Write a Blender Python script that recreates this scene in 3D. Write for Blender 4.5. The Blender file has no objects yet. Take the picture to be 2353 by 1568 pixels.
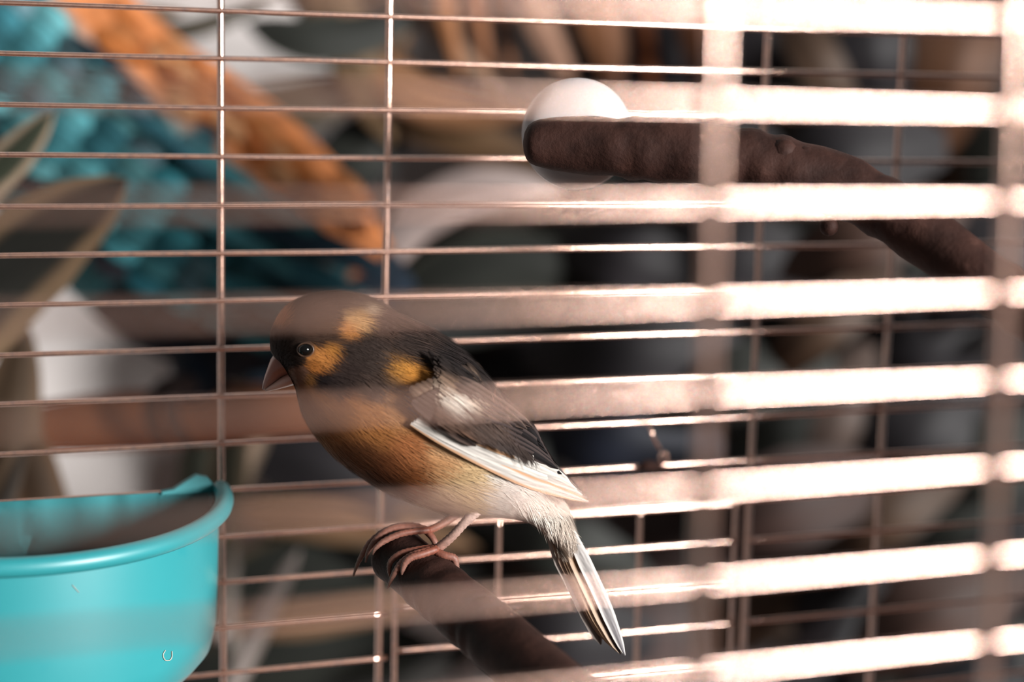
import bpy, math, random
import numpy as np
from mathutils import Vector, Matrix
from mathutils.bvhtree import BVHTree
random.seed(7); rng = np.random.default_rng(7)
scene = bpy.context.scene
COL = scene.collection

# ---------------------------------------------------------------- camera, sky, sun, exposure
W, H, FPX = 2353, 1568, 4000.0
PITCH, ROLL = 0.1335, 0.0172
CAM = Vector((0, 0, 1.30))
R0 = Vector((1, 0, 0)); U0 = Vector((0, math.sin(PITCH), math.cos(PITCH))); F0 = Vector((0, math.cos(PITCH), -math.sin(PITCH)))
RT = R0*math.cos(ROLL) + U0*math.sin(ROLL)
UP = -R0*math.sin(ROLL) + U0*math.cos(ROLL)
cam = bpy.data.cameras.new('camera'); camo = bpy.data.objects.new('camera', cam); COL.objects.link(camo)
m = Matrix((RT, UP, -F0)).transposed().to_4x4(); m.translation = CAM
camo.matrix_world = m
cam.sensor_width = 36; cam.lens = 36*FPX/W; cam.clip_start = 0.01
cam.dof.use_dof = True; cam.dof.focus_distance = 0.456
cam.dof.aperture_fstop = (cam.lens/1000)/0.0122
scene.camera = camo

TH = math.radians(20.0); T = Vector((math.cos(TH), math.sin(TH), 0)); N = Vector((math.sin(TH), -math.cos(TH), 0))   # along the cage wall, towards the camera
wd = bpy.data.worlds.new('room_light'); scene.world = wd; wd.use_nodes = True
bg = wd.node_tree.nodes['Background']; bg.inputs[0].default_value = (1.0, 0.96, 0.93, 1); bg.inputs[1].default_value = 0.22

sl = bpy.data.lights.new('sun', 'SUN'); sl.energy = 12.6; sl.angle = math.radians(16); sl.color = (1.0, 0.985, 0.955)
so = bpy.data.objects.new('sun', sl); COL.objects.link(so)
SUN = (T*.52 + N*.838 + Vector((0, 0, .17))).normalized()
so.rotation_euler = SUN.to_track_quat('Z', 'Y').to_euler()
so.location = CAM + SUN*2

vs = scene.view_settings
vs.view_transform = 'Standard'; vs.look = 'None'; vs.gamma = 1.0; vs.use_curve_mapping = False; vs.exposure = 0.0

# ---------------------------------------------------------------- helpers
def ray(px, py):
    return F0 + RT*((px-W/2)/FPX) - UP*((py-H/2)/FPX)
def P(px, py, d):
    return CAM + ray(px, py)*d
BACK, FRONT = 0.5233, 0.2360
def wall_sh(px, py, dist):
    r = ray(px, py); k = (-N).dot(Vector((0, dist, 0)))/(-N).dot(r)
    p = r*k - Vector((0, dist, 0))
    return p.dot(T), p.z
def wall_pt(s, h, dist, off=0.0):
    return CAM + Vector((0, dist, 0)) + T*s + Vector((0, 0, h)) + N*off

ALB = 0.42    # paint value of a surface for the brightness it shows under this light
def lin(c, k=ALB):
    return tuple(k*(x/12.92 if x <= 0.04045 else ((x+0.055)/1.055)**2.4) for x in (v/255 for v in c))

def empty(name, label, cat, loc=(0, 0, 0), group=None, kind=None):
    o = bpy.data.objects.new(name, None); COL.objects.link(o); o.location = loc
    o['label'] = label; o['category'] = cat
    if group: o['group'] = group
    if kind: o['kind'] = kind
    return o
def tag(o, label, cat, group=None, kind=None):
    o['label'] = label
    if cat: o['category'] = cat
    if group: o['group'] = group
    if kind: o['kind'] = kind
    return o

def origin_of(parent):
    p = Vector((0, 0, 0))
    while parent is not None:
        p = p + Vector(parent.location); parent = parent.parent
    return p
def mesh_obj(name, verts, faces, mat, parent=None, smooth=True, cols=None, normals=None):
    """verts in world space; the object is placed at its own middle (or its parent's origin)"""
    v = np.asarray(verts, dtype=np.float64)
    po = np.array(origin_of(parent))
    c = v.mean(axis=0)
    me = bpy.data.meshes.new(name)
    me.from_pydata([tuple(x) for x in (v-c)], [], faces)
    if smooth: me.polygons.foreach_set('use_smooth', [True]*len(me.polygons))
    if cols is not None:
        a = me.color_attributes.new('tint', 'FLOAT_COLOR', 'POINT')
        cc = np.ones((len(v), 4)); cc[:, :3] = np.asarray(cols)
        a.data.foreach_set('color', cc.ravel())
    me.materials.append(mat); me.update()
    if normals is not None: me.normals_split_custom_set_from_vertices([tuple(n) for n in normals])
    o = bpy.data.objects.new(name, me); COL.objects.link(o)
    if parent is not None: o.parent = parent
    o.location = Vector(c-po)
    return o

def frames(pts):
    pts = [Vector(p) for p in pts]; n = len(pts); out = []
    tg = [(pts[min(i+1, n-1)]-pts[max(i-1, 0)]).normalized() for i in range(n)]
    a = Vector((0, 0, 1)) if abs(tg[0].z) < .8 else Vector((1, 0, 0))
    u = (a - tg[0]*a.dot(tg[0])).normalized()
    for i in range(n):
        u = (u - tg[i]*u.dot(tg[i])).normalized()
        out.append((tg[i], u, tg[i].cross(u)))
    return out
def tube(pts, rad, seg=10, cap=True, squash=1.0):
    n = len(pts); fr = frames(pts); vs_, fs = [], []
    rr = rad if hasattr(rad, '__len__') else [rad]*n
    for i in range(n):
        t, u, w = fr[i]; p = Vector(pts[i])
        for k in range(seg):
            a = 2*math.pi*k/seg
            vs_.append(p + u*(math.cos(a)*rr[i]) + w*(math.sin(a)*rr[i]*squash))
    for i in range(n-1):
        for k in range(seg):
            k2 = (k+1) % seg
            fs.append((i*seg+k, i*seg+k2, (i+1)*seg+k2, (i+1)*seg+k))
    if cap:
        fs.append(tuple(reversed(range(seg)))); fs.append(tuple((n-1)*seg+k for k in range(seg)))
    return vs_, fs
def join(parts):
    V, Fc = [], []
    for v, f in parts:
        b = len(V); V += list(v); Fc += [tuple(i+b for i in q) for q in f]
    return V, Fc
def smooth_path(pts, n):
    """Catmull-Rom through tuples"""
    a = np.array(pts, float); m_ = len(a)
    if m_ < 3:
        return np.array([a[0]+(a[-1]-a[0])*t for t in np.linspace(0, 1, n)])
    e = np.vstack([2*a[0]-a[1], a, 2*a[-1]-a[-2]]); out = []
    for t in np.linspace(0, m_-1, n):
        i = min(int(t), m_-2); f = t-i
        p0, p1, p2, p3 = e[i], e[i+1], e[i+2], e[i+3]
        out.append(.5*((2*p1)+(-p0+p2)*f+(2*p0-5*p1+4*p2-p3)*f*f+(-p0+3*p1-3*p2+p3)*f**3))
    return np.array(out)

# ---------------------------------------------------------------- materials
def mat(name, col=(.5, .5, .5), rough=.5, metal=0.0, spec=.5, **kw):
    m_ = bpy.data.materials.new(name); m_.use_nodes = True
    b = m_.node_tree.nodes['Principled BSDF']
    b.inputs['Base Color'].default_value = (*col, 1); b.inputs['Roughness'].default_value = rough
    b.inputs['Metallic'].default_value = metal; b.inputs['Specular IOR Level'].default_value = spec
    for k, v in kw.items(): b.inputs[k.replace('_', ' ')].default_value = v
    return m_
def nd(m_, typ, **inp):
    n = m_.node_tree.nodes.new(typ)
    for k, v in inp.items(): n.inputs[k].default_value = v
    return n
def lk(m_, a, b): m_.node_tree.links.new(a, b)
def bsdf(m_): return m_.node_tree.nodes['Principled BSDF']
def noise_col(m_, stops, scale, detail=4, rough=.6, coord='Object', stretch=(1, 1, 1), distort=0.0):
    tc = nd(m_, 'ShaderNodeTexCoord'); mp = nd(m_, 'ShaderNodeMapping'); mp.inputs['Scale'].default_value = stretch
    nz = nd(m_, 'ShaderNodeTexNoise', Scale=scale, Detail=detail, Roughness=rough, Distortion=distort)
    rp = m_.node_tree.nodes.new('ShaderNodeValToRGB'); cr = rp.color_ramp
    while len(cr.elements) < len(stops): cr.elements.new(.5)
    for e, (p, c) in zip(cr.elements, stops): e.position = p; e.color = (*c, 1)
    lk(m_, tc.outputs[coord], mp.inputs['Vector']); lk(m_, mp.outputs[0], nz.inputs['Vector']); lk(m_, nz.outputs['Fac'], rp.inputs['Fac'])
    return nz, rp
def bump(m_, src, strength, dist):
    bp = nd(m_, 'ShaderNodeBump', Strength=strength, Distance=dist)
    lk(m_, src, bp.inputs['Height']); lk(m_, bp.outputs[0], bsdf(m_).inputs['Normal']); return bp

M = {}
M['wire'] = mat('copper_wire', rough=.2, metal=.95, Coat_Weight=1.0, Coat_IOR=3.5, Coat_Roughness=.18)
nz, rp = noise_col(M['wire'], [(.3, lin((120, 66, 44), 1)), (.46, lin((176, 108, 68), 1)), (.75, lin((196, 132, 90), 1))], 420, 5)
lk(M['wire'], rp.outputs[0], bsdf(M['wire']).inputs['Base Color']); bp = bump(M['wire'], nz.outputs['Fac'], .14, .0003); lk(M['wire'], bp.outputs[0], bsdf(M['wire']).inputs['Coat Normal'])
M['wood'] = mat('dark_perch_wood', rough=.7, spec=.12)
nz, rp = noise_col(M['wood'], [(.3, lin((46, 27, 23))), (.6, lin((74, 47, 40))), (.8, lin((116, 80, 70)))], 90, 6, .65)
lk(M['wood'], rp.outputs[0], bsdf(M['wood']).inputs['Base Color']); bump(M['wood'], nz.outputs['Fac'], .5, .002)
M['cup'] = mat('turquoise_plastic', lin((18, 186, 196)), rough=.42, spec=.5, Subsurface_Weight=.0)
nz, rp = noise_col(M['cup'], [(.0, lin((14, 140, 150))), (.28, lin((36, 160, 170))), (.36, lin((48, 164, 172))), (1, lin((54, 168, 176)))], 55, 3)
lk(M['cup'], rp.outputs[0], bsdf(M['cup']).inputs['Base Color'])
M['scratch'] = mat('pale_scratch', lin((222, 214, 200)), rough=.4)
M['cap'] = mat('white_cap', lin((196, 196, 200)), rough=.45)
M['seed'] = mat('dark_seed', rough=.6)
nz, rp = noise_col(M['seed'], [(.3, lin((34, 36, 44))), (.7, lin((66, 66, 74)))], 200, 2)
lk(M['seed'], rp.outputs[0], bsdf(M['seed']).inputs['Base Color'])
def tint_mat(name, rough=.8, spec=.2, nscale=0, lo=.75, hi=1.2, stretch=(1, 1, 1), **kw):
    m_ = mat(name, rough=rough, spec=spec, **kw)
    a = nd(m_, 'ShaderNodeAttribute'); a.attribute_name = 'tint'
    if nscale:
        nz_, rp_ = noise_col(m_, [(.3, (lo,)*3), (.7, (hi,)*3)], nscale, 4, stretch=stretch)
        mx = nd(m_, 'ShaderNodeMix'); mx.data_type = 'RGBA'; mx.blend_type = 'MULTIPLY'; mx.inputs['Factor'].default_value = 1
        lk(m_, a.outputs['Color'], mx.inputs[6]); lk(m_, rp_.outputs[0], mx.inputs[7]); lk(m_, mx.outputs[2], bsdf(m_).inputs['Base Color'])
    else: lk(m_, a.outputs['Color'], bsdf(m_).inputs['Base Color'])
    return m_
M['plumage'] = tint_mat('canary_plumage', .75, .15)
M['feather'] = tint_mat('canary_feather', .75, .1)
M['leg'] = tint_mat('bird_skin', .55, .3, 1500, .7, 1.25)
M['eye'] = mat('dark_eye', (.002, .002, .002), rough=.06, spec=.2)
M['beak'] = tint_mat('horn_beak', .3, .5)
M['leaf'] = tint_mat('leaf_blade', .6, .12, 25, .7, 1.25)
M['macaw'] = tint_mat('parrot_plumage', .75, .15, 60, .7, 1.25)
M['branch'] = mat('orange_branch_wood', rough=.7, spec=.2)
nz, rp = noise_col(M['branch'], [(.3, lin((150, 80, 48))), (.6, lin((200, 122, 76))), (.8, lin((224, 150, 104)))], 40, 5, stretch=(.25, 1, 1))
lk(M['branch'], rp.outputs[0], bsdf(M['branch']).inputs['Base Color'])
M['wall'] = mat('pale_wall_paint', rough=.9, spec=.1)
nz, rp = noise_col(M['wall'], [(.3, lin((138, 133, 132), 1)), (.7, lin((150, 145, 143), 1))], 6, 4)
lk(M['wall'], rp.outputs[0], bsdf(M['wall']).inputs['Base Color'])

# ---------------------------------------------------------------- setting: the pale wall far behind
def slab(name, a, b, h0, h1, th, m_, kind='structure'):
    a = Vector(a); b = Vector(b); d = (b-a).normalized(); n = Vector((-d.y, d.x, 0))*th; V = []
    for q in (a, b, b+n, a+n): V += [(q.x, q.y, h0), (q.x, q.y, h1)]
    Fc = [(0, 2, 3, 1), (2, 4, 5, 3), (4, 6, 7, 5), (6, 0, 1, 7), (1, 3, 5, 7), (0, 6, 4, 2)]
    o = mesh_obj(name, V, Fc, m_, smooth=False); o['kind'] = kind; return o
v, f = [(x, y, z) for z in (0, -.05) for x, y in ((-1.6, -1.0), (1.6, -1.0), (1.6, 1.7), (-1.6, 1.7))], [(0, 1, 2, 3), (7, 6, 5, 4), (0, 4, 5, 1), (1, 5, 6, 2), (2, 6, 7, 3), (3, 7, 4, 0)]
mesh_obj('floor', v, f, M['branch'], smooth=False)['kind'] = 'structure'
slab('wall_back', (-1.2, .72, 0), (1.5, 1.85, 0), .0, 2.4, .05, M['wall'])

# ---------------------------------------------------------------- the cage
cage = empty('bird_cage', 'copper wire bird cage, its blurred front bars bright white across the picture', 'cage', wall_pt(0.0, -.18, BACK))
RB = .00072
rowsB = {0: [(0, 8), (510, 24), (895, 36), (1580, 60)], 1: [(0, 121), (510, 135), (895, 145), (1500, 158)], 2: [(0, 241), (510, 247), (895, 252), (1500, 262)],
 3: [(0, 357), (510, 360), (895, 362), (1200, 366)], 4: [(0, 475), (510, 472), (895, 471), (1500, 470)], 5: [(0, 590), (510, 581), (895, 576), (1500, 570)],
 6: [(0, 704), (510, 689), (895, 683), (1500, 673)], 7: [(0, 819), (510, 801), (1200, 778), (1500, 770)], 8: [(0, 932), (510, 909), (1500, 873)],
 9: [(0, 1045), (510, 1019), (760, 1005), (1250, 980), (1500, 970)], 10: [(500, 1127), (800, 1110), (1300, 1082), (1500, 1073)],
 11: [(490, 1232), (700, 1222), (1300, 1176)], 12: [(485, 1338), (840, 1315)], 13: [(480, 1446), (890, 1411)], 14: [(390, 1565), (510, 1545), (890, 1510)]}
rowsF = {0: [(1900, 31), (2260, 40)], 1: [(1300, 231), (1750, 241), (2250, 252)], 2: [(1300, 470), (1750, 464), (2250, 464)], 3: [(1300, 704), (1750, 690), (2250, 673)],
 4: [(1300, 922), (1750, 898), (2250, 870)], 5: [(700, 1185), (1300, 1138), (1750, 1112), (2250, 1076)], 6: [(700, 1410), (1300, 1367), (1750, 1325), (2250, 1279)], 7: [(1750, 1531), (2250, 1480)]}
SP = .0137; HB, HF = .0259, .0145
def fit_row(pts, dist, h_ideal):
    sh = np.array([wall_sh(x, y, dist) for x, y in pts]); s, dh = sh[:, 0], sh[:, 1]-h_ideal
    A = np.stack([np.ones_like(s), s], 1); lam = np.diag([1e-6, 4e-3])
    k = np.linalg.solve(A.T@A+lam, A.T@dh); return k
def wire(name, pts, r, parent, seg=8):
    v, f = tube(pts, r, seg); return mesh_obj(name, v, f, M['wire'], parent)
def hrow(name, s0, s1, dist, h, k, parent, off=0, r=RB, wob=.00012):
    n = 40; ph = random.uniform(0, 6.28)
    pts = [wall_pt(s, h + k[0] + k[1]*s + wob*math.sin(ph+s*37), dist, off) for s in np.linspace(s0, s1, n)]
    return wire(name, pts, r, parent)
S = lambda px, py, dist: wall_sh(px, py, dist)[0]
sJL, sJR = S(893, 400, BACK), S(1742, 700, BACK)     # door jambs in the back wall
B0, B1 = -.205, .205
for i in range(-3, 15):
    k = fit_row(rowsB[i], BACK, HB-SP*i) if i in rowsB else (0, 0)
    s1 = B1 if i <= 11 else sJL+.0006
    hrow('horizontal_wire', B0, s1, BACK, HB-SP*i, k, cage)
for i in (15, 16):
    hrow('horizontal_wire', B0, sJL+.0006, BACK, HB-SP*i, (0, 0), cage)
for i in (12, 13, 14, 15, 16):
    hrow('horizontal_wire', sJR+.0005, B1, BACK, HB-SP*i, (0.0004, 0), cage)
def vrow(name, pts_px, dist, h0, h1, parent, off, r=.00105):
    sh = [wall_sh(x, y, dist) for x, y in pts_px]; hs = np.array([b for a, b in sh]); ss = np.array([a for a, b in sh])
    A = np.stack([np.ones_like(hs), hs], 1); k = np.linalg.solve(A.T@A+np.diag([1e-6, 2e-3]), A.T@ss)
    ph = random.uniform(0, 6)
    pts = [wall_pt(k[0]+k[1]*h+.0002*math.sin(ph+h*25), h, dist, off) for h in np.linspace(h0, h1, 24)]
    return wire(name, pts, r, parent)
TOP, BOT = .085, -.20
for pl in ([(507, 0), (513, 780), (515, 1540)], [(899, 0), (893, 400), (887, 640), (874, 1500)], [(1772, 90), (1748, 580), (1735, 950), (1712, 1500)], [(2083, 90), (2048, 650), (2040, 950), (2008, 1450)]):
    vrow('vertical_wire', pl, BACK, BOT, TOP, cage, -.0016)
# feeder door in the back wall, low down between the jambs
door = bpy.data.objects.new('feeder_door', None); COL.objects.link(door); door.parent = cage; door['label'] = 'small wire door low in the back wall with its own upright bars'
door.location = wall_pt((sJL+sJR)/2, -.14, BACK) - cage.location
sD0, sD1 = S(907, 1450, BACK), S(1690, 1340, BACK)
for pl in ([(920, 1208), (1180, 1190), (1500, 1172)],):
    k = fit_row(pl, BACK, -.134); hrow('door_top_wire', sD0, sD1, BACK, -.134, k, door, .0004, RB*1.15)
for pl in ([(1050, 1284), (1250, 1273), (1690, 1246)], [(905, 1395), (1200, 1375), (1560, 1351)], [(905, 1496), (1050, 1483), (1250, 1466), (1550, 1447)], [(905, 1598), (1550, 1540)]):
    hi = wall_sh(*pl[0], BACK)[1]; k = fit_row(pl, BACK, hi); hrow('door_wire', sD0, sD1, BACK, hi, k, door, .0004)
hT, hB = wall_sh(1200, 1188, BACK)[1], -.185
for pl in ([(912, 1300), (907, 1500)], [(1153, 1210), (1148, 1320)], [(1471, 1200), (1468, 1500)], [(1692, 1260), (1686, 1420)]):
    vrow('door_upright', pl, BACK, hB, hT, door, -.0012, .0008)
# latch hook hanging over the wire to the right
a, b, c, e = [wall_pt(*wall_sh(x, y, BACK), BACK, .003) for x, y in ((1478, 962), (1492, 1000), (1508, 1030), (1516, 1056))]
lp = [wall_pt(*wall_sh(1516+9*math.sin(q), 1050-14*math.cos(q), BACK), BACK, .003) for q in np.linspace(0, 6.0, 14)]
v, f = join([tube([a, b, c], .0005, 8), tube(lp, .0005, 8)])
o = mesh_obj('latch_hook', v, f, M['wire'], cage); o['label'] = 'small bent wire latch hook with a bright loop'
v, f = tube([wall_pt(*wall_sh(x, y, BACK), BACK, .002) for x, y in ((1462, 1070), (1480, 1066), (1498, 1068), (1512, 1072))], [.0007, .0018, .0016, .0008], 10)
mesh_obj('latch_knob', v, f, M['wood'], cage)
# front wall of the cage
F0s, F1s = -.125, .205
for i in range(-2, 10):
    k = fit_row(rowsF[i], FRONT, HF-SP*i) if i in rowsF else (0, 0)
    hrow('horizontal_wire', F0s, F1s, FRONT, HF-SP*i, k, cage, r=.00062)
for pl in ([(1640, 100), (1628, 560), (1622, 820), (1610, 1300)], [(2310, 100), (2300, 560), (2288, 900), (2270, 1500)]):
    vrow('vertical_wire', pl, FRONT, -.125, .05, cage, .0016, .00108)

# added panel, out of view, that shades the right part of the back wall
a_, b_ = wall_pt(B1, 0, BACK, 0), wall_pt(B1, 0, BACK, .262)
o = slab('shade_panel', (a_.x, a_.y, 0), (b_.x, b_.y, 0), CAM.z+BOT, CAM.z+TOP, .003, M['wood'], 'thing')
del o['kind']; o.parent = cage; o.location = o.location - cage.location; o['label'] = 'added dark panel out of view, shading the right back wires'

# ---------------------------------------------------------------- perches
def rod(name, ctrl, radii, label, parent=None, n=60, seg=28, rough_=.0004):
    pts = smooth_path(ctrl, n); rr = smooth_path([(r,) for r in radii], n)[:, 0]
    # rounded near end
    d0 = (pts[1]-pts[0]); d0 /= np.linalg.norm(d0); r0 = rr[0]
    cap = [(pts[0]-d0*r0*.6*q, r0*math.sqrt(max(0, 1-q*q))) for q in (.98, .9, .7, .4)]
    pts = np.vstack([[c for c, _ in cap], pts]); rr = np.concatenate([[r for _, r in cap], rr])
    v, f = tube([Vector(p) for p in pts], list(rr), seg)
    v = np.array([tuple(x) for x in v]); nn = len(pts)
    amp = rough_*np.sin(np.arange(nn)*.9+np.sin(np.arange(nn)*.37)*2)[:, None]*np.sin(np.arange(seg)*2*math.pi/seg*2+1)[None]
    c = np.repeat(pts, seg, 0); dv = v-c; ln = np.linalg.norm(dv, axis=1, keepdims=True)+1e-9
    v = v + dv/ln*(amp.ravel()[:, None])*np.clip(ln/r0, 0, 1)
    return mesh_obj(name, v, f, M['wood'], parent)
e0 = P(915, 1278, .468); e1 = P(1225, 1540, .418)
dv = (e1-e0); e2 = e0+dv*2.6
PR = .0079
p1 = rod('perch', [tuple(e0), tuple(e0+dv*.5), tuple(e1), tuple(e2)], [PR*.97, PR, PR*1.02, PR], '')
tag(p1, 'dark brown wooden perch the canary grips with its feet', 'perch')
up = empty('perch', 'dark knotty branch perch with a round white end cap, high in the cage', 'perch', P(1330, 330, .45))
c0 = P(1236, 328, .460); c1 = P(1500, 345, .455); c2 = P(1760, 378, .45); c3 = P(1990, 455, .445); c4 = P(2260, 640, .43); c5 = P(2480, 800, .41); c6 = P(2900, 1120, .36)
br = rod('perch_branch', [tuple(x) for x in (c0, c1, c2, c3, c4, c5, c6)], [.0064, .0083, .0082, .0078, .0072, .007, .007], '', up, 90, 28, .0005)
kn = []
for (x, y, rpx) in ((1800, 352, 30), (1850, 362, 24), (1905, 520, 20)):
    c = P(x, y, .4452); r = rpx*.443/FPX*1.15
    ths = np.linspace(0, math.pi, 7)
    kn.append(tube([c+Vector((0, 0, 1))*(r*math.cos(q)) for q in ths], [max(1e-5, r*math.sin(q)) for q in ths], 12))
v, f = join(kn); mesh_obj('bark_knot', v, f, M['wood'], up)
# white cap: thick rounded disc behind the branch end
cc = P(1326, 308, .474); ax = (P(1326, 308, .44)-P(1300, 306, .48)).normalized(); r = 128*.474/FPX
prof = [(-.5, .02), (-.5, .55), (-.42, .82), (-.22, .97), (.0, 1.0), (.2, .95), (.38, .8), (.48, .55), (.52, .3), (.53, .02)]
v, f = tube([cc+ax*(q*r*.8) for q, _ in prof], [r*w for _, w in prof], 40)
o = mesh_obj('end_cap', v, f, M['cap'], up); o['label'] = 'round white plastic end cap'

# ---------------------------------------------------------------- teal feeding cup on the back wall
sC, hC = S(40, 1150, BACK)+.0, wall_sh(40, 1146, BACK)[1]
RW, RP, HT = .0545, .058, .045
TILT = math.radians(3)
cup = empty('feeding_cup', 'turquoise plastic half-round feeding cup hooked on the back wires', 'cup', wall_pt(sC, hC-HT, BACK, .002))
def cup_pt(a, rr, z, shrink=0.0):
    """a 0..pi around the bow from +s to -s; z below the rim"""
    s = math.cos(a)*(RW-shrink)*rr; q = math.sin(a)*(RP-shrink)*rr
    y = q*math.cos(TILT) + z*math.sin(TILT)*.0; zz = -z - q*math.sin(TILT)
    return wall_pt(sC+s, hC+zz, BACK, .003+y)
NA = 48
def d_loop(rr, z, shrink=0.0):
    L = [cup_pt(math.pi*i/NA, rr, z, shrink) for i in range(NA+1)]
    nb = 14; a, b = L[-1], L[0]
    return L + [a.lerp(b, i/nb) for i in range(1, nb)]
outer = [(1.0, .0), (1.0, .004), (.995, .02), (.985, .034), (.96, .0405), (.9, .0445), (.75, .0455), (.4, .0455), (.05, .0455)]
inner = [(1.0, .0, .0016), (1.0, .01, .0016), (.985, .03, .0016), (.93, .041, .0016), (.5, .0435, .0016), (.05, .0435, .0016)]
def loft(loops, close0=False, close1=True):
    n = len(loops[0]); V = [p for L in loops for p in L]; Fc = []
    for i in range(len(loops)-1):
        for k in range(n):
            k2 = (k+1) % n; Fc.append((i*n+k, i*n+k2, (i+1)*n+k2, (i+1)*n+k))
    if close1: Fc.append(tuple(range((len(loops)-1)*n, len(loops)*n)))
    if close0: Fc.append(tuple(reversed(range(n))))
    return V, Fc
vo = loft([d_loop(rr, z) for rr, z in outer]); vi = loft([d_loop(rr, z, s) for rr, z, s in inner])
vi = (vi[0], [tuple(reversed(q)) for q in vi[1]])
v, f = join([vo, vi]); mesh_obj('cup_body', v, f, M['cup'], cup)
rim = [cup_pt(math.pi*i/NA, 1.0+.03, .0, 0) for i in range(NA+1)]
v, f = tube(rim, .0026, 12); mesh_obj('rim', v, f, M['cup'], cup)
# raised back lip with two hooking ears
def back_pt(s, z, off): return wall_pt(sC+s, hC+z, BACK, off)
for sg in (1, -1):
    ear = []
    for off in (.0015, .0042):
        ear.append([back_pt(sg*(RW*q), z, off) for q, z in ((.72, -.0004), (.72, .0003), (.78, .0008), (.84, .0028), (.90, .0046), (.96, .0038), (1.0, .0008), (1.03, -.0004))])
    V, Fc = ear[0]+ear[1], [tuple(range(8)), tuple(reversed(range(8, 16)))]+[(i, i+8, (i+1) % 8+8, (i+1) % 8) for i in range(8)]
    mesh_obj('hook_ear', V, Fc, M['cup'], cup, smooth=False)
# scratches in the plastic
def on_cup(px, py):
    best = None
    for i in range(200):
        a = math.pi*i/200
        for z in np.linspace(.004, .036, 60):
            p = cup_pt(a, np.interp(z, [.004, .02, .034, .0405], [1, .995, .985, .96])*1.004, z); q = p-CAM; d = q.dot(F0)
            e = abs(q.dot(RT)/d*FPX+W/2-px)+abs(-q.dot(UP)/d*FPX+H/2-py)
            if best is None or e < best[0]: best = (e, p)
    return best[1]
lp = [Vector(q) for q in smooth_path([tuple(on_cup(x, y)) for x, y in ((378, 1496), (377, 1507), (381, 1517), (388, 1519), (394, 1511), (396, 1496))], 24)]
v, f = tube(lp, .00014, 6); mesh_obj('scratch', v, f, M['scratch'], cup)
v, f = tube([on_cup(x, y) for x, y in ((164, 1344), (173, 1354), (182, 1364))], .00008, 6); mesh_obj('scratch', v, f, M['scratch'], cup)
# seed in the cup: a heap against the right-hand wall
heap = []
for j, rr in enumerate(np.linspace(.97, .02, 9)):
    L = []
    for q in d_loop(rr, .03, .0022):
        w = (q-wall_pt(sC, hC, BACK)).dot(T)/RW
        L.append(q + Vector((0, 0, 1))*(-.010+.030*max(0, (w-.2))*(1-.15*j/8)+random.uniform(0, .0006)))
    heap.append(L)
v, f = loft(heap)
o = mesh_obj('bird_seed', v, f, M['seed']); tag(o, 'dark grey bird seed heaped inside the turquoise cup', 'seed', kind='stuff')

# ---------------------------------------------------------------- the canary
BD = .460; PXM = BD/FPX; BC = P(960, 1000, BD)
def bw(x, y, z):
    """bird's own frame in units of its profile: x to the tail, y down, z to the near side"""
    X = x-960; Z = z - .10*X
    return BC + RT*(X*PXM) - UP*((y-1000)*PXM) - F0*(Z*PXM)
ST = [((627, 808), (684, 868), 34), ((629, 764), (690, 890), 66), ((655, 714), (694, 908), 92), ((700, 684), (702, 948), 110), ((762, 672), (722, 988), 124),
      ((828, 680), (762, 1036), 140), ((892, 708), (822, 1086), 156), ((958, 742), (892, 1128), 168), ((1028, 784), (972, 1160), 172), ((1088, 838), (1056, 1180), 168),
      ((1138, 900), (1128, 1186), 152), ((1186, 978), (1178, 1192), 128), ((1232, 1052), (1212, 1202), 102), ((1272, 1120), (1234, 1214), 78), ((1300, 1176), (1252, 1226), 54), ((1316, 1222), (1270, 1246), 36)]
st = smooth_path([(u[0], u[1], l[0], l[1], d) for u, l, d in ST], 76)
SEG = 40
def body_xyz(i_f, ph):
    i = min(int(i_f), len(st)-2); f = i_f-i; a = st[i]*(1-f)+st[i+1]*f
    cx_, cy_ = (a[0]+a[2])/2, (a[1]+a[3])/2; hx, hy = (a[0]-a[2])/2, (a[1]-a[3])/2
    c, s = math.cos(ph), math.sin(ph)
    c2 = math.copysign(abs(c)**.92, c); s2 = math.copysign(abs(s)**.92, s)
    return np.array((cx_+hx*c2, cy_+hy*c2, a[4]*s2))
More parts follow.
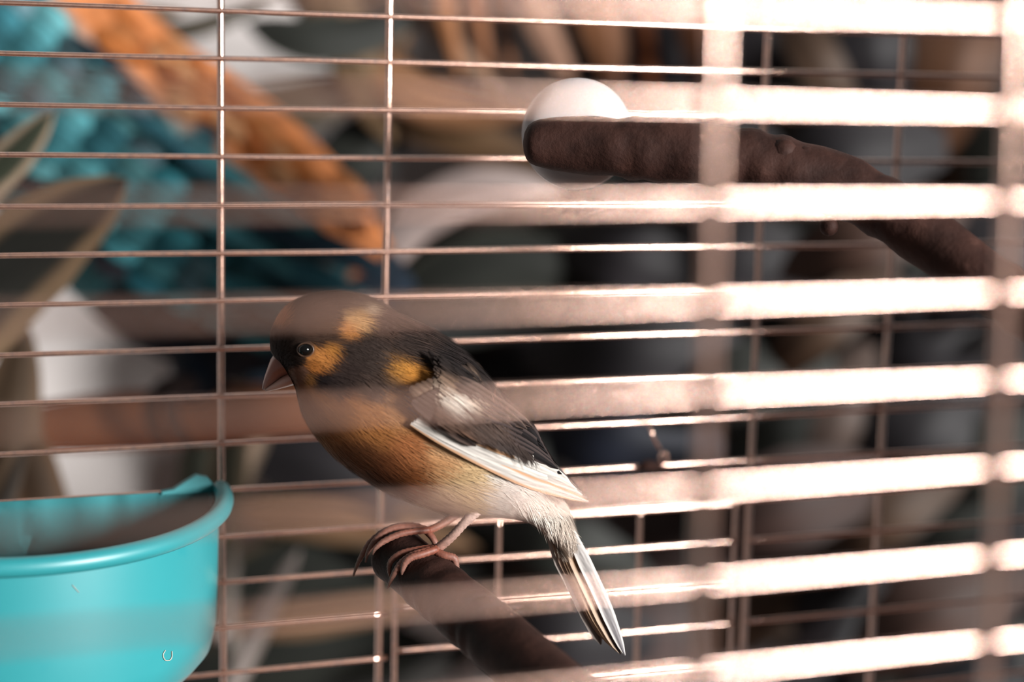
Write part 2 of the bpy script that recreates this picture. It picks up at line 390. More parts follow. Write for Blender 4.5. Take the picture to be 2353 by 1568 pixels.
CP = [ # x, y, sRGB, reach : the plumage pattern
 (750, 690, (92, 68, 56), 40), (700, 740, (84, 60, 48), 36), (830, 695, (100, 78, 66), 34), (655, 733, (236, 150, 92), 19), (640, 775, (84, 60, 50), 18), (650, 805, (50, 36, 32), 20),
 (690, 785, (60, 45, 38), 22), (760, 760, (96, 68, 50), 26), (822, 732, (238, 180, 118), 19), (800, 757, (226, 150, 84), 15), (842, 708, (220, 188, 158), 11), (890, 735, (88, 66, 56), 30), (835, 800, (62, 49, 44), 34),
 (800, 850, (64, 50, 46), 26), (880, 830, (76, 62, 56), 30), (775, 776, (64, 48, 41), 15), (745, 776, (66, 48, 40), 15), (757, 820, (230, 150, 78), 16), (740, 838, (200, 124, 58), 10), (772, 798, (220, 146, 70), 11), (748, 872, (34, 27, 29), 18), (702, 862, (150, 108, 88), 10),
 (722, 868, (150, 100, 50), 9), (785, 884, (48, 38, 38), 20), (720, 915, (160, 102, 62), 30), (780, 935, (164, 106, 64), 34), (862, 884, (86, 68, 60), 26),
 (760, 965, (186, 122, 76), 34), (850, 960, (210, 138, 78), 40), (930, 940, (214, 150, 96), 34), (820, 1030, (146, 90, 56), 36), (875, 1090, (116, 66, 38), 34), (905, 1060, (140, 80, 44), 30), (955, 1085, (170, 100, 54), 28),
 (940, 1025, (204, 128, 78), 34), (1000, 1050, (236, 176, 122), 30), (1020, 1000, (236, 192, 146), 30), (1060, 1100, (250, 212, 160), 44), (1005, 1130, (250, 208, 166), 34), (1150, 1120, (246, 238, 230), 44),
 (1180, 1160, (246, 236, 226), 36), (1230, 1180, (244, 232, 220), 34), (1285, 1205, (240, 220, 204), 30),
 (960, 765, (72, 56, 50), 34), (930, 795, (56, 44, 40), 30), (1000, 812, (38, 31, 31), 34), (1060, 845, (42, 34, 33), 34), (1110, 890, (56, 44, 40), 30), (905, 860, (74, 60, 54), 22),
 (916, 842, (246, 168, 72), 23), (948, 862, (244, 162, 72), 21), (978, 876, (230, 156, 82), 15), (1045, 795, (46, 37, 36), 24), (965, 905, (150, 110, 84), 22), (1015, 905, (214, 178, 148), 20), (1180, 985, (90, 70, 62), 30), (1240, 1080, (120, 100, 90), 24)]
cpx = np.array([(a, b) for a, b, _, _ in CP], float); cpc = np.array([lin(c) for _, _, c, _ in CP]); cpr = np.array([r for *_, r in CP], float)
def pat(x, y):
    x = np.atleast_1d(x).astype(float); y = np.atleast_1d(y).astype(float)
    d2 = (x[:, None]-cpx[None, :, 0])**2+(y[:, None]-cpx[None, :, 1])**2
    w = np.exp(-d2/(2*(cpr*.62)[None]**2))*(40/cpr)[None]**.7+1e-9*1/(d2+1)*1e3
    return (w@cpc)/w.sum(1, keepdims=True)
bird = empty('canary', 'brown and orange canary with white belly perched leaning left on the dark perch', 'bird', bw(930, 1250, 0))
nst = len(st); V, Fc, cols = [], [], []
loc = np.array([[body_xyz(i, 2*math.pi*k/SEG) for k in range(SEG)] for i in range(nst)]).reshape(-1, 3)
V = [bw(*p) for p in loc]
for i in range(nst-1):
    for k in range(SEG):
        k2 = (k+1) % SEG; Fc.append((i*SEG+k, (i+1)*SEG+k, (i+1)*SEG+k2, i*SEG+k2))
Fc.append(tuple(range(SEG))); Fc.append(tuple(reversed(range((nst-1)*SEG, nst*SEG))))
bc = pat(loc[:, 0], loc[:, 1])*.8
mesh_obj('body', V, Fc, M['plumage'], bird, cols=bc)
bvh = BVHTree.FromPolygons([Vector(p) for p in loc], Fc)
def near_z(x, y, sgn=1):
    h = bvh.ray_cast(Vector((x, y, 600*sgn)), Vector((0, 0, -sgn)))
    if h[0] is not None: return h[0].z
    return bvh.find_nearest(Vector((x, y, 30*sgn)))[0].z

# fine contour feathers: thin barbs laid over the body, following its flow
def barbs(n, ir, length, width, lift, accept=None, name='plumage', parent=bird, colf=None, dark=1.0, mat_='plumage', jit=.13, off=0.0, clump=1.0, fdir=None):
    ii = rng.uniform(ir[0], ir[1], n); ph = rng.uniform(0, 2*math.pi, n)
    p = np.array([body_xyz(a, b) for a, b in zip(ii, ph)])
    q = np.array([body_xyz(min(a+1.0, nst-1.001), b) for a, b in zip(ii, ph)])
    q0 = np.array([body_xyz(max(a-.6, 0), b) for a, b in zip(ii, ph)])
    r_ = np.array([body_xyz(a, b+.05) for a, b in zip(ii, ph)])
    fl = q-q0; fl /= np.linalg.norm(fl, axis=1, keepdims=True)+1e-9
    sd = r_-p; nrm = np.cross(sd, fl); nrm /= np.linalg.norm(nrm, axis=1, keepdims=True)+1e-9
    a = st[np.clip(ii.astype(int), 0, nst-1)]; ctr = np.stack([(a[:, 0]+a[:, 2])/2, (a[:, 1]+a[:, 3])/2, 0*ii], 1)
    fsgn = np.sign(((p-ctr)*nrm).sum(1, keepdims=True)); nrm *= np.where(fsgn == 0, 1, fsgn)
    side = np.cross(nrm, fl)
    # clumped direction
    if fdir is not None:
        fl = fl*.15+np.array((fdir[0], fdir[1], 0.0)); fl -= nrm*(fl*nrm).sum(1, keepdims=True); fl /= np.linalg.norm(fl, axis=1, keepdims=True)+1e-9; side = np.cross(nrm, fl)
    cl = .13*clump*np.sin(p[:, 0]*.045+np.sin(p[:, 1]*.06)*2)+.10*clump*np.sin(p[:, 1]*.08+p[:, 2]*.05)+rng.normal(0, jit, n)
    d = fl*np.cos(cl)[:, None]+side*np.sin(cl)[:, None]; sd = np.cross(nrm, d)
    L = (length(ii, p) if callable(length) else np.full(n, length))*rng.uniform(.6, 1.25, n); Wd = width*rng.uniform(.7, 1.4, n)
    lf = lift*rng.uniform(.3, 1.6, n)
    k = np.ones(n, bool)
    if accept is not None: k = accept(p, ii)
    p, d, sd, nrm, L, Wd, lf = p[k], d[k], sd[k], nrm[k], L[k], Wd[k], lf[k]; m_ = len(p)
    if off: p = p+np.array((0, 0, 1.0))*np.sign(p[:, 2:])*(off*np.clip((p[:, :1]-940)/80, .1, 1))
    c1 = p+d*(L*.5)[:, None]+nrm*(lf*.5*L)[:, None]*1.0; c2 = p+d*L[:, None]+nrm*(lf*L*.75)[:, None]
    p0 = p-nrm*1.0
    vv = np.stack([p0-sd*(Wd*.5)[:, None], p0+sd*(Wd*.5)[:, None], c1-sd*(Wd*.45)[:, None], c1+sd*(Wd*.45)[:, None], c2], 1)
    mid = p+d*(L*.35)[:, None]
    cf = (colf or pat)(mid[:, 0], mid[:, 1])
    j = rng.normal(1, .12, (m_, 1)); cf = np.clip(cf*j, 0, 1)
    cc_ = np.stack([cf*.8*dark, cf*.8*dark, cf, cf, np.clip(cf*1.15, 0, 1)], 1)
    # local -> world (same frame as bw)
    R_, U_, F_ = np.array(RT), np.array(UP), np.array(F0)
    lv = vv.reshape(-1, 3); X = lv[:, 0]-960; Z = lv[:, 2]-.10*X
    wv = np.array(BC)+PXM*(X[:, None]*R_-(lv[:, 1]-1000)[:, None]*U_-Z[:, None]*F_)
    wn = nrm[:, :1]*R_-nrm[:, 1:2]*U_-nrm[:, 2:]*F_
    wn = np.repeat(wn, 5, 0)
    b = np.arange(m_)*5
    faces = np.concatenate([np.stack([b, b+1, b+3, b+2], 1)], 0).tolist()+np.stack([b+2, b+3, b+4], 1).tolist()
    # orient faces outwards
    o_ = mesh_obj(name, wv, [tuple(x) for x in faces], M[mat_], parent, cols=cc_.reshape(-1, 3), normals=wn)
    o_['kind'] = 'stuff'; return o_
def blen(ii, p):
    return np.interp(ii, [0, 6, 16, 26, 40, 60, 75], [9, 18, 30, 44, 56, 58, 46])
def not_face(p, ii):
    e = (p[:, 0]-715)**2+(p[:, 1]-801)**2 > 22**2
    return e
barbs(40000, (0.3, 27), lambda i, p: blen(i, p)*1.15, 1.35, .09, not_face)
barbs(62000, (22, 74.5), lambda i, p: blen(i, p)*1.3, 1.6, .07)
# long dark scapular feathers over the shoulder
def scap(p, ii):
    x, y = p[:, 0], p[:, 1]
    return (np.abs(p[:, 2]) > -1) & (x > 900) & (x < 1120) & (y < 770+(x-900)*.62+60) & (y < 900) & (((x-905)/75)**2+((y-828)/46)**2 > 1)
def scol(x, y):
    c = pat(x, y); s = .5+.5*np.sin((y-(x-900)*.72)*.42+x*.01)
    return c*(.55+.9*(s**2)[:, None])
barbs(16000, (26, 52), 72, 3.2, .10, scap, 'scapular_plumage', bird, scol, jit=.06)

# wings: single feathers laid in rows
def feather(name, parent, pts, wid, zoff, col, edge=None, tip=None, sgn=1, n=14, droop=.25, mname='feather', z_abs=None):
    c = smooth_path(pts, n); V, cols = [], []; zz = []
    for (x, y) in c: zz.append(near_z(x, y, sgn) if z_abs is None else z_abs)
    zz = np.array(zz); t = np.linspace(0, 1, n)
    if z_abs is None:
        hit = np.array([bvh.ray_cast(Vector((x, y, 600*sgn)), Vector((0, 0, -sgn)))[0] is not None for x, y in c]); hit[:3] = True
        kf = np.polyfit(t[hit], zz[hit]*sgn, 2 if hit.sum() > 5 else 1); z2 = np.polyval(kf, t)
        last = np.where(hit)[0].max(); sl_ = min(-20, (z2[last]-z2[max(last-4, 0)])/(t[last]-t[max(last-4, 0)]+1e-6)*.6)
        z2[last:] = z2[last]+sl_*(t[last:]-t[last]); z2 = np.maximum(z2, 8)
        zz = sgn*(np.where(hit, np.maximum(z2, zz*sgn), z2)+zoff)
    else: zz = zz+sgn*zoff
    prof_ = np.interp(t, [0, .12, .35, .75, .92, 1], [.35, .75, 1, .95, .6, .08])
    col = np.array(lin(col)); ed = np.array(lin(edge)) if edge is not None else col*1.25; tp = np.array(lin(tip)) if tip is not None else col
    NS = 9
    for i in range(n):
        tg = c[min(i+1, n-1)]-c[max(i-1, 0)]; tg /= np.linalg.norm(tg); nr = np.array((tg[1], -tg[0]))
        for k in range(NS):
            w = -1+2*k/(NS-1); q = c[i]+nr*w*wid*prof_[i]
            V.append(bw(q[0], q[1], zz[i]+sgn*(-droop*wid*.35*w*w + (2.0 if abs(w) < .1 else 0))))
            cc_ = col*(1-t[i])+tp*t[i]; cc_ = cc_*(.86+.2*math.sin(i*2.1+k*1.7+w*3))
            if abs(w) < .1: cc_ = cc_*.7
            if abs(w) > .7: cc_ = ed
            cols.append(np.clip(cc_, 0, 1))
    top = len(V)
    V2 = [v_ + F0*(sgn*.9*PXM) for v_ in V]
    Fc = []
    for i in range(n-1):
        for k in range(NS-1):
            a = i*NS+k; Fc.append((a, a+1, a+NS+1, a+NS)); Fc.append((a+top, a+NS+top, a+NS+1+top, a+1+top))
    return mesh_obj(name, V+V2, Fc, M[mname], parent, cols=cols+cols)
for sgn, nm in ((1, 'near'), (-1, 'far')):
    wing = bpy.data.objects.new('wing', None); COL.objects.link(wing); wing.parent = bird; wing.location = bw(960, 900, 140*sgn)-bird.location
    ox = 0 if sgn > 0 else 14
    # white-edged long primaries, lowest row
    for j in range(4):
        a = (956+ox+j*6, 964-j*4); m1 = (1085+j*10, 1032-j*9); m2 = (1215+j*9, 1100-j*11); e_ = (1352-j*13, 1152-j*13)
        feather('primary_feather', wing, [a, m1, m2, e_], 15, 22+j*2, (232, 224, 216), (238, 230, 222) if j else (206, 160, 124), sgn=sgn)
    feather('primary_feather', wing, [(1010+ox, 966), (1110, 1012), (1210, 1058), (1300, 1106)], 4.5, 30, (214, 160, 116), (226, 186, 150), sgn=sgn)
    # dark primaries
    for j in range(7):
        a = (1050+ox+j*11, 972-j*9); m1 = (1165+j*6, 1014-j*7); e_ = (1290-j*8, 1088-j*12)
        feather('primary_feather', wing, [a, m1, e_], 13, 54+j*2, (42, 34, 33), (74, 62, 60), (26, 22, 24), sgn=sgn)
    # brown secondaries
    for j in range(11):
        a = (960+ox+j*9.5, 914-j*5); m1 = (1028+j*8.5, 962-j*6); e_ = (1098+j*12.5, 1014-j*3.5)
        feather('secondary_feather', wing, [a, m1, e_], 15, 48+j*1.5, (74, 58, 52), (96, 78, 70), (60, 48, 44), sgn=sgn)
    # cream tipped coverts: the pale wing bar
    for j in range(11):
        a = (954+ox+j*12, 884-j*5); e_ = (1002+j*11, 930-j*3.5 - (8 if j % 2 else 0))
        feather('covert_feather', wing, [a, ((a[0]+e_[0])/2, (a[1]+e_[1])/2-3), e_], 12, 44+j, (84, 62, 50) if j < 4 else (50, 40, 38), (96, 74, 60) if j < 4 else (66, 54, 48), (190, 160, 138), sgn=sgn, n=10)
    for j in range(9):
        a = (992+ox+j*10, 806+j*6); e_ = (1046+j*9, 884+j*2)
        feather('covert_feather', wing, [a, ((a[0]+e_[0])/2, (a[1]+e_[1])/2-5), e_], 12, 38+j, (44, 36, 35), (64, 54, 50), (52, 42, 38), sgn=sgn, n=10)
WCP = [(1000, 815, (40, 33, 32), 26), (1040, 838, (36, 30, 30), 26), (1090, 862, (38, 31, 30), 24), (1000, 845, (52, 42, 38), 20), (1000, 870, (96, 76, 66), 30), (950, 900, (120, 86, 64), 26), (975, 925, (150, 104, 74), 20), (1020, 900, (246, 222, 198), 19), (1052, 914, (255, 246, 232), 20), (1088, 906, (244, 220, 198), 17), (1035, 880, (150, 118, 96), 18), (1105, 880, (48, 40, 38), 26), (1120, 920, (110, 88, 76), 24),
       (1040, 960, (100, 76, 64), 36), (1100, 980, (78, 60, 52), 40), (1170, 960, (92, 74, 66), 36), (1220, 990, (66, 54, 50), 28), (1150, 1010, (52, 42, 40), 26), (1000, 945, (120, 88, 70), 24), (1060, 1000, (150, 106, 78), 20)]
wx = np.array([(a, b) for a, b, _, _ in WCP], float); wc_ = np.array([lin(c) for _, _, c, _ in WCP]); wr = np.array([r for *_, r in WCP], float)
def wcol(x, y):
    d2 = (x[:, None]-wx[None, :, 0])**2+(y[:, None]-wx[None, :, 1])**2
    w = np.exp(-d2/(2*(wr*.7)[None]**2))+1e-9/(d2+1)*1e3; c = (w@wc_)/w.sum(1, keepdims=True)
    s_ = .5+.5*np.sin((y-(x-900)*.66)*.5)
    return c*(.78+.36*s_[:, None])
def on_wing(p, ii):
    x, y = p[:, 0], p[:, 1]
    return ((x > 1004) | (y > 884)) & (x > 940) & (x < 1215) & (y > 775+(x-940)*.5) & (y < 935+(x-940)*.36) & (np.abs(p[:, 2]) > 45)
barbs(24000, (34, 70), 50, 2.4, .05, on_wing, 'covert_plumage', bird, wcol, jit=.05, off=64, clump=.25, fdir=(.74, .62))
# tail
tail = bpy.data.objects.new('tail', None); COL.objects.link(tail); tail.parent = bird; tail.location = bw(1270, 1200, 0)-bird.location
tf = [([(1262, 1205), (1296, 1290), (1345, 1390), (1384, 1492)], 24, -16, (190, 164, 148), (214, 200, 192), (140, 124, 118)),
      ([(1268, 1205), (1305, 1290), (1352, 1385), (1392, 1480)], 22, -8, (190, 150, 124), (200, 166, 144), (96, 82, 80)),
      ([(1280, 1200), (1318, 1290), (1362, 1390), (1412, 1498)], 24, 0, (196, 150, 118), (206, 168, 140), (40, 38, 44)),
      ([(1286, 1200), (1322, 1285), (1368, 1390), (1420, 1505)], 24, 5, (226, 172, 124), (232, 192, 156), (56, 52, 58)),
      ([(1292, 1200), (1330, 1290), (1378, 1395), (1428, 1510)], 22, 12, (226, 172, 122), (244, 214, 188), (70, 66, 74)),
      ([(1300, 1200), (1342, 1290), (1388, 1390), (1438, 1512)], 16, 20, (246, 238, 232), (252, 246, 242), (150, 146, 152))]
for pts, w, z, c_, ed, tp in tf:
    feather('tail_feather', tail, pts, w, 0, c_, ed, tp, n=18, z_abs=z, droop=.1)
# soft white fluff under the tail
barbs(18000, (60, 75.0), 46, 2.0, .06, None, 'vent_plumage', bird, dark=1.25, colf=lambda x, y: np.tile(np.array(lin((255, 246, 236))), (len(x), 1)), jit=.12)
# eye
def ball(c, r, n=14, sy=1.0, tilt=0):
    V, Fc = [], []
    for i in range(1, n):
        a = math.pi*i/n
        for k in range(2*n):
            b = math.pi*k/n; V.append((c[0]+r*math.sin(a)*math.cos(b), c[1]+r*sy*math.sin(a)*math.sin(b), c[2]+r*math.cos(a)))
    m_ = 2*n
    for i in range(n-2):
        for k in range(m_): Fc.append((i*m_+k, (i+1)*m_+k, (i+1)*m_+(k+1) % m_, i*m_+(k+1) % m_))
    Fc.append(tuple(range(m_))); Fc.append(tuple(reversed(range((n-2)*m_, (n-1)*m_)))); return V, Fc
for sg in (1, -1):
    ez = near_z(719, 803, sg)
    V, Fc = ball((719, 803, ez+1*sg), 16, sy=.84); mesh_obj('eye', [bw(*p) for p in V], Fc, M['eye'], bird)
    ringp = [(719+17.5*math.cos(a), 803.5+15*math.sin(a), ez+4*sg) for a in np.linspace(0, 2*math.pi, 22)]
    v, f = tube([bw(*p) for p in ringp], [1.7*PXM]*22, 6, cap=False); mesh_obj('eye_ring', v, f, M['beak'], bird, cols=[lin((84, 60, 46))]*len(v))
# beak: two horn cones
def beakpart(name, rows, cols_):
    V, Fc, C = [], [], []; n = 16
    for (ux, uy, lx, ly, hz), cl in zip(rows, cols_):
        for k in range(n):
            a = 2*math.pi*k/n; V.append(bw((ux+lx)/2+(ux-lx)/2*math.cos(a), (uy+ly)/2+(uy-ly)/2*math.cos(a), hz*math.sin(a))); C.append(lin(cl, .8))
    for i in range(len(rows)-1):
        for k in range(n): Fc.append((i*n+k, i*n+(k+1) % n, (i+1)*n+(k+1) % n, (i+1)*n+k))
    Fc.append(tuple(range((len(rows)-1)*n, len(rows)*n))); Fc.append(tuple(reversed(range(n))))
    mesh_obj(name, V, Fc, M['beak'], bird, cols=C)
beakpart('upper_beak', [(636, 810, 700, 852, 44), (626, 826, 680, 859, 38), (619, 846, 655, 865, 27), (613, 864, 638, 877, 18), (609, 880, 622, 888, 9), (607, 893, 611, 896, 2)],
         [(110, 62, 48), (128, 78, 64), (140, 92, 80), (150, 108, 98), (150, 116, 108), (140, 110, 104)])
beakpart('lower_beak', [(676, 850, 700, 884, 30), (664, 858, 688, 882, 27), (648, 868, 668, 888, 21), (632, 880, 645, 894, 13), (618, 890, 624, 898, 5), (613, 895, 615, 899, 1.5)],
         [(150, 104, 92), (176, 130, 116), (192, 152, 140), (200, 164, 152), (196, 164, 154), (180, 150, 140)])
# legs and feet
def leg_tube(name, pts, rad, parent, col, colt=None, n=34, ringed=True):
    c = smooth_path(pts, n); rr = smooth_path([(r,) for r in rad], n)[:, 0]
    if ringed: rr = rr*(1+.07*np.where(np.arange(n) % 2 == 0, 1, -1))*.84
    v, f = tube([bw(*p) for p in c], [max(.3, r)*PXM for r in rr], 12)
    t = np.repeat(np.linspace(0, 1, n), 12)[:, None]
    cl = np.array(lin(col, .52))*(1-t)+np.array(lin(colt or col, .52))*t
    return mesh_obj(name, v, f, M['leg'], parent, cols=cl)
zf = 40
PK = (176, 124, 106); RD = (138, 76, 58); CLW = (140, 104, 92)
leg = leg_tube('leg', [(1096, 1168, 70), (1070, 1195, 66), (1040, 1228, 58), (1012, 1252, 50), (1000, 1258, 48)], [17, 13, 12.5, 13, 12], bird, (206, 178, 166), RD)
def toe(parent, pts, r0, claw=True):
    rad = np.interp(np.linspace(0, 1, len(pts)), [0, .65, .8, 1], [r0, r0*.85, r0*.6, r0*.2])
    t_ = leg_tube('toe', pts, rad, parent, RD, CLW); return t_
toe(leg, [(1008, 1256, 50), (975, 1262, 62), (946, 1272, 66), (924, 1290, 62), (906, 1318, 52), (894, 1346, 40)], 12)
toe(leg, [(1006, 1256, 56), (972, 1266, 70), (950, 1272, 74), (936, 1284, 74), (930, 1300, 72), (928, 1312, 70)], 11)
toe(leg, [(1000, 1254, 40), (960, 1258, 46), (925, 1266, 44), (902, 1284, 40), (897, 1306, 34), (899, 1324, 28)], 9.5)
toe(leg, [(1000, 1260, 50), (1022, 1270, 60), (1044, 1276, 60), (1050, 1292, 58), (1055, 1312, 54)], 12)
leg2 = leg_tube('leg', [(1075, 1160, -60), (1050, 1186, -55), (1010, 1212, -45), (978, 1226, -40)], [15, 12, 11, 11], bird, (180, 140, 124), RD)
toe(leg2, [(985, 1224, -40), (945, 1216, -36), (900, 1218, -34), (866, 1240, -34), (845, 1270, -34), (838, 1296, -34)], 11)
toe(leg2, [(985, 1226, -44), (940, 1214, -50), (890, 1222, -52), (848, 1252, -52), (822, 1294, -52), (808, 1330, -52)], 11)
toe(leg2, [(985, 1222, -34), (950, 1224, -20), (915, 1230, -14), (880, 1246, -12), (862, 1262, -12), (856, 1276, -12)], 10)
toe(leg2, [(978, 1226, -40), (992, 1240, -30), (1000, 1256, -26), (1004, 1272, -26)], 10)

# ---------------------------------------------------------------- behind the cage: parrot on a branch, plants
def leaf(name, parent, pts, wid, col, edge=None, edge_w=.78, fold=.25, n=18, vein=.8, prof=None, th=.0004, tw=0.0, rib=None):
    """blade along (px,py,d) points, half width wid px"""
    c = smooth_path(pts, n); V, C = [], []; NS = 9; t = np.linspace(0, 1, n)
    pr = np.interp(t, *(prof or ([0, .15, .4, .65, .85, .95, 1], [.35, .75, 1, .92, .6, .3, .02])))
    col = np.array(lin(col)); ed = np.array(lin(edge)) if edge is not None else col*1.15
    for i in range(n):
        tg = (c[min(i+1, n-1)]-c[max(i-1, 0)])[:2]; tg /= np.linalg.norm(tg)+1e-9; nr = np.array((tg[1], -tg[0]))
        for k in range(NS):
            w = -1+2*k/(NS-1); hw = wid*pr[i]; q = c[i, :2]+nr*w*hw; d = c[i, 2]
            V.append(P(q[0], q[1], d+abs(w)*hw*fold*d/FPX+tw*w*hw*d/FPX))
            cc_ = col*(1+.12*math.sin(k*2.2+i*.3)); cc_ = cc_*vein if k == 4 else cc_
            if rib: cc_ = cc_*(1+rib*math.sin(k*2.6+1))
            if abs(w) >= edge_w-1e-6: cc_ = ed
            C.append(np.clip(cc_, 0, 1))
    m_ = len(V); V2 = [v_+F0*th for v_ in V]; Fc = []
    for i in range(n-1):
        for k in range(NS-1):
            a = i*NS+k; Fc.append((a, a+1, a+NS+1, a+NS)); Fc.append((a+m_, a+NS+m_, a+NS+1+m_, a+1+m_))
    return mesh_obj(name, V+V2, Fc, M['leaf'], parent, cols=C+C)

# --- parrot
PD = .80; PS = PD/FPX
par = empty('parrot', 'blurred blue parrot with an orange back perched on the branch behind the cage', 'parrot', P(420, 950, PD+.03))
def pw(x, y, z): return P(x, y, PD) - F0*(z*PS)
PST = [((60, -420), (-330, -330), 130), ((150, -300), (-330, -150), 160), ((215, -120), (-260, 60), 185), ((370, 50), (-120, 300), 200), ((520, 160), (20, 520), 200), ((660, 262), (180, 690), 180),
       ((770, 372), (300, 790), 150), ((850, 480), (440, 850), 115), ((905, 570), (560, 860), 80), ((960, 660), (680, 850), 55)]
ps = smooth_path([(u[0], u[1], l[0], l[1], d) for u, l, d in PST], 50); SG = 32
TEAL, GREY, ORG, NAVY, DK = [np.array(lin(c)) for c in ((100, 184, 196), (120, 116, 124), (226, 140, 84), (26, 42, 58), (44, 44, 56))]
V, C, Fc = [], [], []
for i in range(50):
    a = ps[i]
    for k in range(SG):
        ph = 2*math.pi*k/SG; c_, s_ = math.cos(ph), math.sin(ph)
        x = (a[0]+a[2])/2+(a[0]-a[2])/2*c_; y = (a[1]+a[3])/2+(a[1]-a[3])/2*c_; V.append(pw(x, y, a[4]*s_))
        f = (c_+1)/2; wob = .03*math.sin(i*.8)
        cl = ORG*(1+.18*math.sin(i*1.7+k)) if f > .76+wob else (NAVY if f > .71+wob*.5 else TEAL*(.75+.2*math.sin(i*1.1+k*1.9)))
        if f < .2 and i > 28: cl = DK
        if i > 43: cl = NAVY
        C.append(cl)
for i in range(49):
    for k in range(SG): Fc.append((i*SG+k, (i+1)*SG+k, (i+1)*SG+(k+1) % SG, i*SG+(k+1) % SG))
Fc.append(tuple(range(SG))); Fc.append(tuple(reversed(range(49*SG, 50*SG))))
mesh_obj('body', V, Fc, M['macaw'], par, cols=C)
pl2 = [(v_-CAM) for v_ in V]
pl2 = [Vector((q.dot(RT)/q.dot(F0)*FPX+W/2, -q.dot(UP)/q.dot(F0)*FPX+H/2, -q.dot(F0)/PS)) for q in pl2]
pb = BVHTree.FromPolygons(pl2, Fc)
def pz(x, y):
    h = pb.ray_cast(Vector((x, y, 0)), Vector((0, 0, -1)))
    return None if h[0] is None else -h[0].z*PS
pwing = bpy.data.objects.new('wing', None); COL.objects.link(pwing); pwing.parent = par; pwing.location = P(250, 350, PD-.03)-par.location
axd = np.array((.80, .60)); pd_ = np.array((.60, -.80))
for r_ in range(13):
    for q in range(-6, 7):
        c0_ = np.array((-150+r_*68, -120+r_*58)) + pd_*(q*46-20+(r_ % 2)*22)
        z0 = pz(*c0_)
        if z0 is None: continue
        h = pb.ray_cast(Vector((c0_[0], c0_[1], 0)), Vector((0, 0, -1))); i = (h[2]//SG); k = h[2] % SG
        f = (math.cos(2*math.pi*(k+.5)/SG)+1)/2
        if f > .7 or r_ > 12: continue
        mixc = random.choice([(108, 190, 200), (92, 172, 184), (122, 196, 204), (72, 142, 156), (130, 168, 180)])
        if r_ > 7: mixc = random.choice([(78, 168, 182), (98, 186, 198), (62, 138, 154), (122, 168, 182)])
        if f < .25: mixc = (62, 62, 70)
        j = random.uniform(.8, 1.15); e_ = c0_+axd*92
        z1 = pz(*e_); z1 = z1 if z1 is not None else z0+.006
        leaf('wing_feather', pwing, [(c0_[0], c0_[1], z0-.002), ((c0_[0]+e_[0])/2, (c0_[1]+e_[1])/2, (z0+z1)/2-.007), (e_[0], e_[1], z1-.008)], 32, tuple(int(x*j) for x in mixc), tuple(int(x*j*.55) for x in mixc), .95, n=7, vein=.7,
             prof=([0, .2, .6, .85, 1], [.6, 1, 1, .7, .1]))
# long blue feathers running beside the orange back, and the tail
for a, b, w, cl in (((165, 80), (395, 290), 15, (30, 48, 62)), ((270, 230), (560, 480), 15, (58, 112, 128)), ((420, 330), (700, 540), 24, (88, 162, 174)), ((500, 400), (800, 590), 24, (76, 146, 160)), ((420, 480), (720, 660), 22, (84, 160, 174)),
                    ((580, 520), (900, 630), 34, (48, 80, 100)), ((560, 600), (880, 700), 32, (58, 122, 140)), ((600, 660), (960, 770), 40, (28, 34, 44)), ((480, 640), (760, 770), 34, (70, 146, 160))):
    z = min(q for q in (pz(*a), pz(*b), PD) if q is not None)-.012
    leaf('long_feather', pwing, [(a[0], a[1], z), ((a[0]+b[0])/2, (a[1]+b[1])/2-10, z), (b[0], b[1], z+.01)], w, cl, (26, 34, 44), .9, n=12)
for j in range(46):
    t_ = j/45; x, y = 210+t_*555+random.uniform(-40, 40), 40+t_*405+random.uniform(-30, 30)+ (14 if j % 2 else -16)
    z0 = pz(x, y)
    if z0 is None: continue
    cl = random.choice([(232, 150, 92), (220, 132, 72), (200, 112, 58), (238, 172, 122), (180, 104, 60)])
    leaf('back_feather', par, [(x, y, z0-.001), (x+35, y+28, z0-.004), (x+72, y+58, z0-.004)], 24, cl, tuple(int(c*.75) for c in cl), .95, n=6, prof=([0, .2, .6, .85, 1], [.6, 1, 1, .7, .1]))
# foot around the branch
def world_tube(name, pts, rad, n, mat_, parent, col=None, seg=12):
    c = smooth_path(pts, n); rr = smooth_path([(r,) for r in rad], n)[:, 0]
    v, f = tube([P(*q) for q in c], [r*q[2]/FPX for r, q in zip(rr, c)], seg)
    return mesh_obj(name, v, f, mat_, parent, cols=None if col is None else [lin(col)]*len(v))
lg = world_tube('leg', [(470, 800, .80), (455, 870, .79), (430, 900, .775)], [90, 60, 36], 14, M['macaw'], par, (30, 40, 54))
lg2 = world_tube('leg', [(540, 790, .83), (575, 850, .84), (590, 885, .845)], [70, 50, 34], 14, M['macaw'], par, (28, 46, 60))
for pts in ([(440, 880, .775), (385, 885, .765), (352, 920, .762), (350, 970, .765), (378, 1020, .775)], [(440, 885, .77), (400, 900, .757), (392, 940, .752), (405, 985, .757), (440, 1020, .77)]):
    world_tube('toe', pts, [20, 19, 18, 16, 8], 18, M['macaw'], lg, (62, 48, 46))
brn = world_tube('branch', [(60, 985, .805), (240, 970, .80), (440, 955, .80), (640, 942, .81), (830, 930, .82)], [52, 66, 68, 60, 52], 40, M['branch'], None, None, 24)
tag(brn, 'orange-brown wooden branch running level behind the cage under the parrot', 'branch')

